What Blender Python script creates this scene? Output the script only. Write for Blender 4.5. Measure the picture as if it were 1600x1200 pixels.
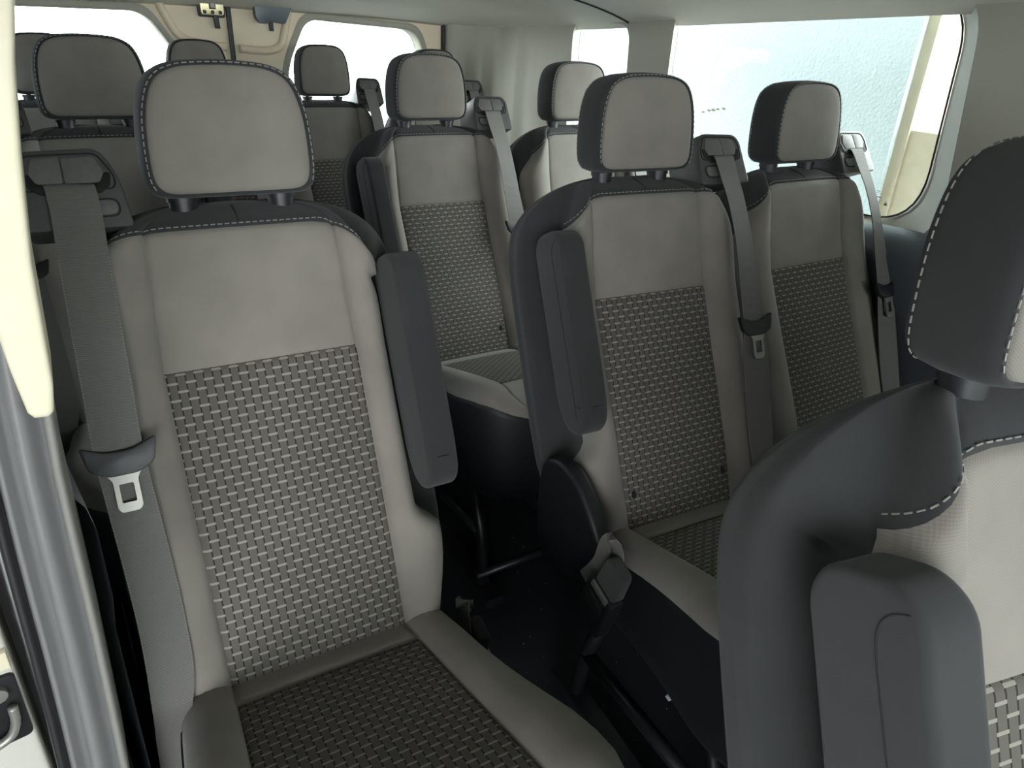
import bpy, bmesh, math, random
from mathutils import Vector, Matrix
from mathutils.geometry import tessellate_polygon
random.seed(7)
SC = bpy.context.scene
COL = SC.collection
for o in list(bpy.data.objects):
    bpy.data.objects.remove(o)

# ------------------------------------------------------------------ camera
YAW, PITCH, ROLL, FPX = 0.5748, 0.4566, 0.0559, 1104.7
CAM = Vector((0.0, 0.0, 1.2504))
_f = Vector((math.sin(YAW)*math.cos(PITCH), math.cos(YAW)*math.cos(PITCH), -math.sin(PITCH)))
_r = Vector((math.cos(YAW), -math.sin(YAW), 0))
_u = _r.cross(_f)
_r2 = math.cos(ROLL)*_r + math.sin(ROLL)*_u
_u2 = -math.sin(ROLL)*_r + math.cos(ROLL)*_u
cd = bpy.data.cameras.new('camera')
cam = bpy.data.objects.new('camera', cd)
COL.objects.link(cam)
cd.sensor_width = 36.0
cd.lens = 36.0*FPX/1600.0
cd.clip_start = 0.01
M = Matrix((( _r2.x, _u2.x, -_f.x, CAM.x), (_r2.y, _u2.y, -_f.y, CAM.y), (_r2.z, _u2.z, -_f.z, CAM.z), (0, 0, 0, 1)))
cam.matrix_world = M
SC.camera = cam

# ------------------------------------------------------------------ sky, exposure
w = bpy.data.worlds.new('sky')
SC.world = w
w.use_nodes = True
bg = w.node_tree.nodes['Background']
bg.inputs[0].default_value = (0.93, 0.985, 1.0, 1)
bg.inputs[1].default_value = 17.0
SC.view_settings.view_transform = 'Standard'
SC.view_settings.look = 'None'
SC.view_settings.exposure = 0.0
SC.view_settings.gamma = 1.0
SC.view_settings.use_curve_mapping = False

def portal(name, loc, target, sx, sy):
    l = bpy.data.lights.new(name, 'AREA')
    l.shape = 'RECTANGLE'; l.size = sx; l.size_y = sy
    l.cycles.is_portal = True
    o = bpy.data.objects.new(name, l); COL.objects.link(o)
    o.location = loc
    d = Vector(target) - Vector(loc)
    o.rotation_euler = d.to_track_quat('-Z', 'Y').to_euler()
    return o
portal('portal_door', (-0.13, -0.08, 0.68), (1, -0.08, 0.68), 1.35, 1.3)
portal('portal_rear', (0.6, 2.98, 1.06), (0.6, 0, 1.06), 1.7, 0.5)
portal('portal_side', (1.76, 1.55, 1.1), (0, 1.55, 1.1), 1.6, 0.5)
portal('portal_front', (0.65, -1.72, 1.08), (0.65, 0, 1.08), 1.7, 0.6)
portal('portal_left', (-0.42, 1.75, 1.08), (1, 1.95, 1.08), 1.9, 0.5)

# ------------------------------------------------------------------ materials
MATS = {}
def newmat(name):
    m = bpy.data.materials.new(name); m.use_nodes = True
    nt = m.node_tree
    return m, nt, nt.nodes['Principled BSDF']

def mk(name, col, rough=0.6, metal=0.0, noise=0.0, nscale=40, bump=0.0, bscale=300, sheen=0.0, spec=0.5, coat=0.0, bdist=0.002):
    m, nt, b = newmat(name)
    b.inputs['Roughness'].default_value = rough
    b.inputs['Metallic'].default_value = metal
    b.inputs['Specular IOR Level'].default_value = spec
    b.inputs['Coat Weight'].default_value = coat
    if sheen:
        b.inputs['Sheen Weight'].default_value = sheen
        b.inputs['Sheen Roughness'].default_value = 0.5
    tc = nt.nodes.new('ShaderNodeTexCoord')
    if noise > 0:
        n = nt.nodes.new('ShaderNodeTexNoise'); n.inputs['Scale'].default_value = nscale; n.inputs['Detail'].default_value = 4
        nt.links.new(tc.outputs['Object'], n.inputs['Vector'])
        r = nt.nodes.new('ShaderNodeValToRGB')
        r.color_ramp.elements[0].position = 0.3; r.color_ramp.elements[1].position = 0.7
        r.color_ramp.elements[0].color = [c*(1-noise) for c in col] + [1]
        r.color_ramp.elements[1].color = [min(1, c*(1+noise)) for c in col] + [1]
        nt.links.new(n.outputs['Fac'], r.inputs['Fac']); nt.links.new(r.outputs['Color'], b.inputs['Base Color'])
    else:
        b.inputs['Base Color'].default_value = (*col, 1)
    if bump > 0:
        n2 = nt.nodes.new('ShaderNodeTexNoise'); n2.inputs['Scale'].default_value = bscale; n2.inputs['Detail'].default_value = 2
        nt.links.new(tc.outputs['Object'], n2.inputs['Vector'])
        bp = nt.nodes.new('ShaderNodeBump'); bp.inputs['Strength'].default_value = bump; bp.inputs['Distance'].default_value = bdist
        nt.links.new(n2.outputs['Fac'], bp.inputs['Height']); nt.links.new(bp.outputs['Normal'], b.inputs['Normal'])
    MATS[name] = m
    return m

def math_node(nt, op, a, b=None):
    n = nt.nodes.new('ShaderNodeMath'); n.operation = op
    for i, v in enumerate((a, b)):
        if v is None: continue
        if isinstance(v, (int, float)): n.inputs[i].default_value = v
        else: nt.links.new(v, n.inputs[i])
    return n.outputs[0]

def knit(name, col, cell=0.0024, amp=0.12, sheen=0.25):
    """fine knitted upholstery: tiny rows and columns of stitches"""
    m, nt, b = newmat(name)
    b.inputs['Roughness'].default_value = 0.9
    b.inputs['Specular IOR Level'].default_value = 0.2
    b.inputs['Sheen Weight'].default_value = sheen
    b.inputs['Sheen Roughness'].default_value = 0.6
    uv = nt.nodes.new('ShaderNodeUVMap'); uv.uv_map = 'UVMap'
    sp = nt.nodes.new('ShaderNodeSeparateXYZ'); nt.links.new(uv.outputs[0], sp.inputs[0])
    sx = math_node(nt, 'SINE', math_node(nt, 'MULTIPLY', sp.outputs[0], 2*math.pi/cell))
    sy = math_node(nt, 'SINE', math_node(nt, 'MULTIPLY', sp.outputs[1], 2*math.pi/cell))
    h = math_node(nt, 'MULTIPLY', sx, sy)
    tc = nt.nodes.new('ShaderNodeTexCoord')
    n = nt.nodes.new('ShaderNodeTexNoise'); n.inputs['Scale'].default_value = 14; n.inputs['Detail'].default_value = 6
    nt.links.new(tc.outputs['Object'], n.inputs['Vector'])
    f = math_node(nt, 'ADD', math_node(nt, 'MULTIPLY', h, amp), math_node(nt, 'ADD', 0.75, math_node(nt, 'MULTIPLY', n.outputs['Fac'], 0.5)))
    mx = nt.nodes.new('ShaderNodeMix'); mx.data_type = 'RGBA'; mx.blend_type = 'MULTIPLY'; mx.inputs[0].default_value = 1
    mx.inputs[6].default_value = (*col, 1)
    cmb = nt.nodes.new('ShaderNodeCombineColor')
    for i in range(3): nt.links.new(f, cmb.inputs[i])
    nt.links.new(cmb.outputs[0], mx.inputs[7]); nt.links.new(mx.outputs[2], b.inputs['Base Color'])
    bp = nt.nodes.new('ShaderNodeBump'); bp.inputs['Strength'].default_value = 0.05; bp.inputs['Distance'].default_value = 0.0004
    nt.links.new(h, bp.inputs['Height']); nt.links.new(bp.outputs['Normal'], b.inputs['Normal'])
    MATS[name] = m
    return m

def woven(name, base, dash, line, colw=0.0106, per=0.0215):
    """basket weave: vertical ribbons, pale cross dashes staggered column by column, dark gaps between ribbons"""
    m, nt, b = newmat(name)
    b.inputs['Roughness'].default_value = 0.85
    b.inputs['Specular IOR Level'].default_value = 0.25
    uv = nt.nodes.new('ShaderNodeUVMap'); uv.uv_map = 'UVMap'
    sp = nt.nodes.new('ShaderNodeSeparateXYZ'); nt.links.new(uv.outputs[0], sp.inputs[0])
    U, V = sp.outputs[0], sp.outputs[1]
    A = lambda op, a, c=None: math_node(nt, op, a, c)
    x = A('DIVIDE', U, colw)
    def dash_mask(shift):
        # distance to the centre of column k (k of one parity), dashes wider than the column
        xx = A('ADD', x, shift)
        fx = A('SUBTRACT', A('FRACT', A('MULTIPLY', xx, 0.5)), 0.5)       # -0.5..0.5 over two columns
        inx = A('LESS_THAN', A('ABSOLUTE', fx), 0.28)
        fy = A('SUBTRACT', A('FRACT', A('ADD', A('DIVIDE', V, per), 0.5*shift + 0.25)), 0.5)
        iny = A('LESS_THAN', A('ABSOLUTE', fy), 0.068)
        return A('MULTIPLY', inx, iny)
    d = A('MAXIMUM', dash_mask(0.0), dash_mask(1.0))
    fl = A('ABSOLUTE', A('SUBTRACT', A('FRACT', A('ADD', x, 0.5)), 0.5))   # 0 on a ribbon's centre
    ln = A('GREATER_THAN', A('ABSOLUTE', A('SUBTRACT', A('FRACT', x), 0.5)), 0.0)
    edge = A('ABSOLUTE', A('SUBTRACT', A('FRACT', A('ADD', x, 0.0)), 0.5))
    gap = A('LESS_THAN', edge, 0.085)
    thread = A('ADD', 0.85, A('MULTIPLY', A('SINE', A('MULTIPLY', U, 2*math.pi/0.0011)), 0.2))
    tc = nt.nodes.new('ShaderNodeTexCoord')
    n = nt.nodes.new('ShaderNodeTexNoise'); n.inputs['Scale'].default_value = 9; n.inputs['Detail'].default_value = 5
    nt.links.new(tc.outputs['Object'], n.inputs['Vector'])
    def mix(fac, a, c):
        mx = nt.nodes.new('ShaderNodeMix'); mx.data_type = 'RGBA'
        nt.links.new(fac, mx.inputs[0])
        for i, v in ((6, a), (7, c)):
            if isinstance(v, tuple): mx.inputs[i].default_value = (*v, 1)
            else: nt.links.new(v, mx.inputs[i])
        return mx.outputs[2]
    c0 = mix(n.outputs['Fac'], tuple(k*0.8 for k in base), tuple(k*1.2 for k in base))
    c1 = mix(gap, c0, line)
    dm = mix(A('MULTIPLY', thread, 1.0), tuple(k*0.45 for k in dash), dash)
    c2 = mix(d, c1, dm)
    nt.links.new(c2, b.inputs['Base Color'])
    hgt = A('ADD', A('MULTIPLY', d, 0.6), A('MULTIPLY', A('SUBTRACT', 1.0, gap), 0.8))
    bp = nt.nodes.new('ShaderNodeBump'); bp.inputs['Strength'].default_value = 0.2; bp.inputs['Distance'].default_value = 0.0006
    nt.links.new(hgt, bp.inputs['Height']); nt.links.new(bp.outputs['Normal'], b.inputs['Normal'])
    MATS[name] = m

def webbing(name, col):
    m, nt, b = newmat(name)
    b.inputs['Roughness'].default_value = 0.7
    uv = nt.nodes.new('ShaderNodeUVMap'); uv.uv_map = 'UVMap'
    sp = nt.nodes.new('ShaderNodeSeparateXYZ'); nt.links.new(uv.outputs[0], sp.inputs[0])
    A = lambda op, a, c=None: math_node(nt, op, a, c)
    rib = A('SINE', A('MULTIPLY', sp.outputs[1], 2*math.pi/0.0022))
    zig = A('SINE', A('MULTIPLY', A('ADD', sp.outputs[0], A('MULTIPLY', sp.outputs[1], 1.0)), 2*math.pi/0.004))
    f = A('ADD', 0.9, A('ADD', A('MULTIPLY', rib, 0.12), A('MULTIPLY', zig, 0.06)))
    mx = nt.nodes.new('ShaderNodeMix'); mx.data_type = 'RGBA'; mx.blend_type = 'MULTIPLY'; mx.inputs[0].default_value = 1
    mx.inputs[6].default_value = (*col, 1)
    cmb = nt.nodes.new('ShaderNodeCombineColor')
    for i in range(3): nt.links.new(f, cmb.inputs[i])
    nt.links.new(cmb.outputs[0], mx.inputs[7]); nt.links.new(mx.outputs[2], b.inputs['Base Color'])
    bp = nt.nodes.new('ShaderNodeBump'); bp.inputs['Strength'].default_value = 0.3; bp.inputs['Distance'].default_value = 0.0006
    nt.links.new(rib, bp.inputs['Height']); nt.links.new(bp.outputs['Normal'], b.inputs['Normal'])
    MATS[name] = m

def glass(name, tint, gloss=0.004):
    m = bpy.data.materials.new(name); m.use_nodes = True
    nt = m.node_tree; nt.nodes.clear()
    out = nt.nodes.new('ShaderNodeOutputMaterial')
    t = nt.nodes.new('ShaderNodeBsdfTransparent'); t.inputs[0].default_value = (*tint, 1)
    g = nt.nodes.new('ShaderNodeBsdfGlossy'); g.inputs['Roughness'].default_value = 0.02
    mx = nt.nodes.new('ShaderNodeMixShader'); mx.inputs[0].default_value = gloss
    nt.links.new(t.outputs[0], mx.inputs[1]); nt.links.new(g.outputs[0], mx.inputs[2]); nt.links.new(mx.outputs[0], out.inputs[0])
    MATS[name] = m

knit('grey_knit', (0.190, 0.173, 0.152), sheen=0.15)
knit('charcoal_knit', (0.0270, 0.0280, 0.0285), amp=0.03, sheen=0.10)
woven('woven_fabric', (0.094, 0.086, 0.075), (0.255, 0.238, 0.208), (0.022, 0.021, 0.019))
webbing('belt_webbing', (0.135, 0.128, 0.118))
mk('stitch_thread', (0.24, 0.235, 0.22), 0.8)
mk('seam_dark', (0.014, 0.014, 0.015), 0.9)
mk('black_plastic', (0.010, 0.011, 0.013), 0.45, bump=0.08, bscale=900)
mk('housing_plastic', (0.060, 0.060, 0.060), 0.42, noise=0.1, nscale=500, bump=0.15, bscale=900)
mk('flap_plastic', (0.105, 0.103, 0.098), 0.45, noise=0.1, nscale=200)
mk('slot_black', (0.004, 0.004, 0.005), 0.7)
mk('bright_steel', (0.24, 0.235, 0.215), 0.42, metal=0.6)
mk('dark_steel', (0.012, 0.012, 0.014), 0.4, metal=0.3)
mk('skirt_plastic', (0.006, 0.0075, 0.009), 0.6, bump=0.1, bscale=500)
mk('floor_vinyl', (0.0035, 0.0065, 0.0090), 0.8, noise=0.3, nscale=300, bump=0.3, bscale=500)
mk('headliner_fabric', (0.70, 0.68, 0.62), 0.95, noise=0.04, nscale=500, bump=0.15, bscale=600)
mk('trim_plastic', (0.37, 0.355, 0.30), 0.55, noise=0.03, nscale=300, bump=0.05, bscale=900)
mk('lower_trim_plastic', (0.10, 0.115, 0.135), 0.32, bump=0.05, bscale=700)
mk('door_panel', (0.80, 0.68, 0.52), 0.55, bump=0.05, bscale=700)
mk('cream_plastic', (0.56, 0.51, 0.385), 0.5, noise=0.03, nscale=60)
mk('jamb_paint', (0.145, 0.145, 0.145), 0.28, coat=0.5)
mk('jamb_edge', (0.17, 0.165, 0.15), 0.5)
mk('seal_rubber', (0.012, 0.012, 0.013), 0.45)
mk('white_paint', (0.45, 0.44, 0.40), 0.25, coat=0.5)
mk('brass_plate', (0.80, 0.70, 0.45), 0.35, metal=0.6)
mk('paper', (0.8, 0.82, 0.86), 0.8)
mk('crumb', (0.55, 0.53, 0.48), 0.9)
mk('stucco', (0.42, 0.485, 0.505), 0.95, noise=0.03, nscale=30, bump=0.6, bscale=70, bdist=0.010)
mk('tan_render', (0.40, 0.36, 0.27), 0.9, noise=0.06, nscale=20, bump=0.2, bscale=60)
mk('dark_render', (0.12, 0.12, 0.115), 0.9, noise=0.1, nscale=5, bump=0.2, bscale=60)
mk('concrete', (0.16, 0.16, 0.155), 0.9, noise=0.15, nscale=3, bump=0.2, bscale=60)
mk('print_grey', (0.12, 0.11, 0.08), 0.7)
mk('dash_plastic', (0.03, 0.03, 0.032), 0.6)
glass('tinted_glass', (0.90, 0.93, 0.91))
glass('privacy_glass', (0.50, 0.52, 0.53))

# ------------------------------------------------------------------ mesh helpers
def link(name, me, parent=None):
    o = bpy.data.objects.new(name, me); COL.objects.link(o)
    if parent is not None: o.parent = parent
    return o

def build(name, V, F, mat, parent=None, uv=None, smooth=True, flip=False):
    me = bpy.data.meshes.new(name)
    if flip: F = [tuple(reversed(f)) for f in F]
    me.from_pydata([tuple(v) for v in V], [], F)
    me.materials.append(MATS[mat])
    if uv is not None:
        l = me.uv_layers.new(name='UVMap')
        for lp in me.loops: l.data[lp.index].uv = uv[lp.vertex_index]
    if smooth: me.shade_smooth()
    me.update()
    return link(name, me, parent)

def add_to(V, F, v2, f2):
    n = len(V); V.extend(v2); F.extend([tuple(i+n for i in f) for f in f2])

def tube_data(path, r, n=6, closed=False):
    path = [Vector(p) for p in path]
    V, F = [], []
    up = Vector((0.13, 0.21, 0.97))
    N = len(path)
    for i, p in enumerate(path):
        a = path[(i-1) % N] if (closed or i > 0) else p
        b = path[(i+1) % N] if (closed or i < N-1) else p
        t = (b-a).normalized()
        s = t.cross(up)
        if s.length < 1e-3: s = t.cross(Vector((1, 0, 0)))
        s.normalize(); q = s.cross(t)
        for k in range(n):
            an = 2*math.pi*k/n
            V.append(p + r*(math.cos(an)*s + math.sin(an)*q))
    for i in range(N if closed else N-1):
        j = (i+1) % N
        for k in range(n):
            F.append((i*n+k, i*n+(k+1) % n, j*n+(k+1) % n, j*n+k))
    if not closed:
        F.append(tuple(range(n-1, -1, -1))); F.append(tuple((N-1)*n+k for k in range(n)))
    return V, F

def resample(path, step):
    path = [Vector(p) for p in path]
    out = [path[0]]; acc = 0
    for a, b in zip(path, path[1:]):
        L = (b-a).length; t = step-acc
        while t <= L and L > 0:
            out.append(a.lerp(b, t/L)); t += step
        acc = (acc+L) % step
    return out

def stitches(name, path, parent, length=0.0055, gap=0.003, r=0.0007):
    pts = resample(path, (length+gap)/4)
    V, F = [], []
    for i in range(0, len(pts)-3, 4):
        a, b = pts[i], pts[i]+(pts[i+3]-pts[i])*(length/(length+gap))/0.75
        v, f = tube_data([a, b], r, 4); add_to(V, F, v, f)
    o = build(name, V, F, 'stitch_thread', parent, smooth=False)
    o['kind'] = 'stuff'
    return o

def prism(name, poly, fmap, d0, d1, mat, parent=None, bevel=0.0, seg=2, smooth=True):
    """polygon (a,b) extruded along its third axis from d0 to d1, edges of the d1 cap (and d0) bevelled"""
    bm = bmesh.new()
    lo = [bm.verts.new(Vector(fmap(a, b, d0))) for a, b in poly]
    hi = [bm.verts.new(Vector(fmap(a, b, d1))) for a, b in poly]
    n = len(poly)
    bm.faces.new(lo[::-1]); bm.faces.new(hi)
    for i in range(n):
        bm.faces.new((lo[i], lo[(i+1) % n], hi[(i+1) % n], hi[i]))
    bmesh.ops.recalc_face_normals(bm, faces=bm.faces)
    if bevel > 0:
        caps = set(lo) | set(hi)
        E = [e for e in bm.edges if (e.verts[0] in set(lo)) == (e.verts[1] in set(lo))]
        bmesh.ops.bevel(bm, geom=E, offset=bevel, segments=seg, profile=0.6, affect='EDGES', clamp_overlap=True)
    uvl = bm.loops.layers.uv.new('UVMap')
    for f in bm.faces:
        for l in f.loops: l[uvl].uv = (l.vert.co.x + l.vert.co.y, l.vert.co.z)
    me = bpy.data.meshes.new(name); bm.to_mesh(me); bm.free()
    me.materials.append(MATS[mat])
    if smooth:
        me.shade_smooth()
        try: me.set_sharp_from_angle(angle=0.7)
        except Exception: pass
    return link(name, me, parent)

def rounded(pts, r, n=5):
    """round the corners of a polygon; r is one radius or one per corner"""
    out = []
    N = len(pts)
    for i in range(N):
        p0, p, p1 = Vector(pts[i-1]), Vector(pts[i]), Vector(pts[(i+1) % N])
        rr = r[i] if isinstance(r, (list, tuple)) else r
        a = (p0-p); b = (p1-p)
        k = min(rr, a.length*0.49, b.length*0.49)
        A, B = p+a.normalized()*k, p+b.normalized()*k
        for j in range(n+1):
            t = j/n
            q = A*(1-t)**2 + p*2*t*(1-t) + B*t*t
            out.append((q.x, q.y))
    return out

def plate(name, outer, holes, fmap, mat, parent=None):
    polys = [[Vector((a, b, 0)) for a, b in outer]] + [[Vector((a, b, 0)) for a, b in h] for h in holes]
    tris = tessellate_polygon(polys)
    flat = [p for P in polys for p in P]
    V = [fmap(p.x, p.y) for p in flat]
    return build(name, V, [tuple(t) for t in tris], mat, parent, smooth=False)

def loft(name, rings, mat, parent=None, closed=True, smooth=True):
    V, F = [], []
    n = len(rings[0])
    for r in rings: V.extend(r)
    for i in range(len(rings)-1):
        for k in range(n if closed else n-1):
            F.append((i*n+k, i*n+(k+1) % n, (i+1)*n+(k+1) % n, (i+1)*n+k))
    return build(name, V, F, mat, parent, smooth=smooth)

def box(name, lo, hi, mat, parent=None, bevel=0.004, seg=2):
    (x0, y0, z0), (x1, y1, z1) = lo, hi
    return prism(name, [(x0, y0), (x1, y0), (x1, y1), (x0, y1)], lambda a, b, d: (a, b, d), z0, z1, mat, parent, bevel, seg)

def empty(name, loc, rz=0):
    o = bpy.data.objects.new(name, None); COL.objects.link(o)
    o.location = loc; o.rotation_euler = (0, 0, rz); o.empty_display_size = 0.1
    return o
def tag(o, label, cat, group=None):
    o['label'] = label; o['category'] = cat
    if group: o['group'] = group
    return o
def struct(o, label=None, cat=None):
    o['kind'] = 'structure'
    if label: o['label'] = label
    if cat: o['category'] = cat
    return o
def sstep(x, a, b):
    t = max(0.0, min(1.0, (x-a)/(b-a))); return t*t*(3-2*t)
def lerp_tab(x, tab):
    if x <= tab[0][0]: return tab[0][1]
    for (a, va), (b, vb) in zip(tab, tab[1:]):
        if x <= b: return va + (vb-va)*(x-a)/(b-a)
    return tab[-1][1]

# ================================================================== SETTING
XR = 1.63            # inner face of the right-hand side wall
YR = 2.85            # inner face of the rear doors
def ze(y): return 1.343 - 0.042*(y-0.8)          # height of the headliner's side edge
def lw(y): return -0.055 - 0.135*(y-0.62)        # left wall line

# floor
fo = plate('floor', [(-0.25, -1.6), (1.66, -1.6), (1.66, 2.9), (-0.37, 2.9), (-0.1, 0.6)], [], lambda a, b: (a, b, 0.0), 'floor_vinyl')
struct(fo, 'black vinyl van floor strewn with tiny crumbs', 'floor')

# ceiling (headliner): a shallow arched shell with rolled side and rear edges
def head_z(x, y):
    xc, hw = 0.66, 1.0
    xn = min(1.0, abs((x-xc)/hw))
    yn = max(0.0, (y-2.1)/0.80)
    edge = ze(y)
    arch = 0.115*(1-xn**2.6)**0.8
    back = 1-min(1.0, yn)**3.0
    return edge + arch*(0.17+0.83*max(0.0, back)) - 0.006*sstep(y, 2.6, 2.88)
xs = [-0.34+2.0*i/44 for i in range(45)]
xs = [0.66-1.0*math.cos(math.pi*i/44) for i in range(45)]
ys = [-1.65+ (2.88+1.65)*i/76 for i in range(77)]
V, F = [], []
for y in ys:
    for x in xs: V.append((x, y, head_z(x, y)))
n = len(xs)
for j in range(len(ys)-1):
    for i in range(n-1): F.append((j*n+i, j*n+i+1, (j+1)*n+i+1, (j+1)*n+i))
ce = build('ceiling', V, F, 'headliner_fabric')
sm = ce.modifiers.new('thickness', 'SOLIDIFY'); sm.thickness = 0.012; sm.offset = 1
struct(ce, 'pale grey fabric headliner with rolled edge', 'ceiling')
V, F = tube_data([(x, 1.96+0.03*math.sin(x*2), head_z(x, 1.96+0.03*math.sin(x*2))-0.001) for x in xs], 0.0035, 6)
build('headliner_seam', V, F, 'seam_dark', ce)
# roof skin that closes the van above the headliner
V = [(-0.45, -1.7, 1.50), (1.75, -1.7, 1.50), (1.75, 2.66, 1.50), (-0.45, 2.66, 1.50)]
struct(plate('roof', [(-0.5, -1.75), (1.76, -1.75), (1.76, 2.98), (-0.5, 2.98)], [], lambda a, b: (a, b, 1.5), 'white_paint'), 'painted steel roof above the headliner', 'roof')

# --- right wall with two windows -------------------------------------------------
w1_trim = rounded([(0.815, 0.865), (1.745, 0.865), (1.745, 1.40), (0.875, 1.40)], [0.13, 0.05, 0.05, 0.12], 8)
w1_glass = rounded([(0.905, 0.895), (1.80, 0.895), (1.80, 1.40), (0.93, 1.385)], [0.13, 0.05, 0.05, 0.12], 8)
w2_trim = rounded([(1.925, 0.90), (2.245, 0.90), (2.25, 1.305), (1.945, 1.305)], [0.05, 0.05, 0.045, 0.06], 8)
w2_glass = rounded([(1.95, 0.92), (2.30, 0.92), (2.30, 1.325), (1.96, 1.325)], [0.05, 0.05, 0.045, 0.06], 8)
wf_trim = rounded([(-1.50, 0.88), (-0.80, 0.88), (-0.80, 1.32), (-1.15, 1.32)], 0.06, 6)
wr = plate('wall_right', [(-1.65, 0), (2.60, 0), (2.60, 1.48), (-1.65, 1.48)], [w1_trim, w2_trim, wf_trim], lambda a, b: (XR, a, b), 'trim_plastic')
struct(wr, 'grey moulded side wall trim around the side windows', 'wall')
plate('outer_panel', [(-1.65, -0.3), (2.96, -0.3), (2.96, 1.5), (-1.65, 1.5)], [w1_glass, w2_glass, wf_trim], lambda a, b: (1.70, a, b), 'white_paint', wr)
for nm, tr, gl in (('window_reveal', w1_trim, w1_glass), ('window_reveal', w2_trim, w2_glass)):
    r0 = [(XR, a, b) for a, b in tr]
    mid = [(XR+0.012, a+(c-a)*0.12, b+(d-b)*0.12) for (a, b), (c, d) in zip(tr, gl)]
    r1 = [(1.698, a, b) for a, b in gl]
    o = loft(nm, [r0, mid, r1], 'trim_plastic', wr)
def pane(name, outline, fmap, th_dir, label, mat='tinted_glass'):
    t = Vector(th_dir)
    o = prism(name, outline, lambda a, b, d: Vector(fmap(a, b)) + t*d, 0, 0.004, mat, smooth=False)
    struct(o, label, 'window')
    return o
win1 = pane('window_1', w1_glass, lambda a, b: (1.690, a, b), (1, 0, 0), 'large side window beside the right-hand seats')
V, F = tube_data([(1.692, a, b) for a, b in w1_glass], 0.0025, 6, True)
build('window_seal', V, F, 'seal_rubber', win1)
# etched marks in the lower corner of the pane
V, F = [], []
for (a, b, da, db) in [(1.012, 0.957, .010, .0015), (1.006, 0.953, .016, .001), (1.014, 0.948, .012, .001), (1.004, 0.943, .022, .0018), (1.000, 0.938, .010, .001), (1.018, 0.938, .008, .001), (1.004, 0.932, .007, .0015), (1.008, 0.925, .016, .0015), (0.988, 0.928, .006, .006), (0.9885, 0.9365, .005, .001)]:
    add_to(V, F, [(1.6885, a, b), (1.6885, a+da, b), (1.6885, a+da, b+db), (1.6885, a, b+db)], [(0, 1, 2, 3)])
gm = build('glass_marking', V, F, 'print_grey', win1, smooth=False); gm['label'] = 'faint printed glass marking'
win2 = pane('window_2', w2_glass, lambda a, b: (1.690, a, b), (1, 0, 0), 'small rear quarter window on the right side')
V, F = tube_data([(1.688, a, b) for a, b in w2_glass], 0.006, 6, True)
build('window_seal', V, F, 'seal_rubber', win2)
pane('window_7', wf_trim, lambda a, b: (1.690, a, b), (1, 0, 0), 'front side window on the driver side')

# lower side trim with the ledge under the windows
prof = [(XR-0.002, 0.868), (1.612, 0.862), (1.598, 0.848), (1.590, 0.82), (1.592, 0.74), (1.60, 0.70), (1.605, 0.40), (1.60, 0.18), (1.585, 0.12), (1.585, 0.0)]
rings = []
for y in [-1.6, -0.9, -0.2, 0.3, 0.6, 0.75, 0.82, 0.88, 0.95, 1.1, 1.4, 1.8, 2.2, 2.58]:
    k = 1+1.1*(sstep(y, 0.55, 0.85)*(1-sstep(y, 0.9, 1.15)))
    rings.append([(XR-(XR-x)*k*(1 if z > 0.3 else 1/k), y, z + 0.03*(k-1)*sstep(z, 0.7, 0.86)) for x, z in prof])
tr = loft('trim_1', rings, 'lower_trim_plastic', closed=False)
struct(tr, 'dark lower side trim with a rounded ledge under the window', 'trim')

# rear right and left corner pillars
def corner(name, pts, label):
    rings = []
    for z in (0.0, 0.6, 0.9, 1.1, 1.2, 1.26, 1.30, 1.36):
        lean = -0.02*sstep(z, 0.9, 1.36)
        rings.append([(x, y+lean, z) for x, y in pts])
    o = loft(name, rings, 'trim_plastic', closed=False)
    struct(o, label, 'trim'); return o
corner('trim_2', [(1.422, 2.90), (1.424, 2.845), (1.43, 2.825), (1.445, 2.815), (1.50, 2.805), (1.535, 2.79), (1.545, 2.765), (1.552, 2.755), (1.585, 2.745), (1.598, 2.725), (1.60, 2.69), (1.602, 2.60), (1.606, 2.58), (1.622, 2.555), (1.626, 2.52), (1.632, 2.46)], 'moulded grey rear corner pillar trim on the right')
corner('trim_3', [(-0.19, 2.90), (-0.192, 2.845), (-0.20, 2.825), (-0.24, 2.81), (-0.30, 2.77), (-0.33, 2.68)], 'moulded grey rear corner pillar trim on the left')

# --- rear doors ------------------------------------------------------------------
KR = 2.85/2.56
def kx(v): return v*KR
def kz(v): return 1.2504+(v-1.2504)*KR
def kk(L): return [(kx(a), kz(b)) for a, b in L]
def rear_door(name, x0, x1, hole, label):
    d = empty(name, ((x0+x1)/2, YR, 0))
    ox = (x0+x1)/2
    o = plate('inner_panel', [(x0, 0.05), (x1, 0.05), (x1, 1.36), (x0, 1.36)], [hole], lambda a, b: (a-ox, 0, b), 'door_panel', d)
    cx = sum(a for a, b in hole)/len(hole); cz = sum(b for a, b in hole)/len(hole)
    big = [(cx+(a-cx)*1.035, cz+(b-cz)*1.05) for a, b in hole]
    r0 = [(a-ox, 0.0, b) for a, b in hole]
    rm = [(a-ox, -0.012, b) for a, b in [(cx+(a-cx)*1.02, cz+(b-cz)*1.03) for a, b in hole]]
    rb = [(a-ox, 0.0, b) for a, b in [(cx+(a-cx)*1.09, cz+(b-cz)*1.12) for a, b in hole]]
    r1 = [(a-ox, 0.055, b) for a, b in hole]
    loft('window_surround', [rb, rm, r0, r1], 'trim_plastic', d)
    plate('outer_skin', [(x0, -0.25), (x1, -0.25), (x1, 1.44), (x0, 1.44)], [hole], lambda a, b: (a-ox, 0.06, b), 'white_paint', d)
    struct(d, label, 'door')
    return d
holeL = rounded(kk([(-0.06, 0.84), (0.375, 0.84), (0.375, 1.15), (0.30, 1.262), (-0.06, 1.255)]), [0.04, 0.05, 0.06, 0.045, 0.05], 6)
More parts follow.
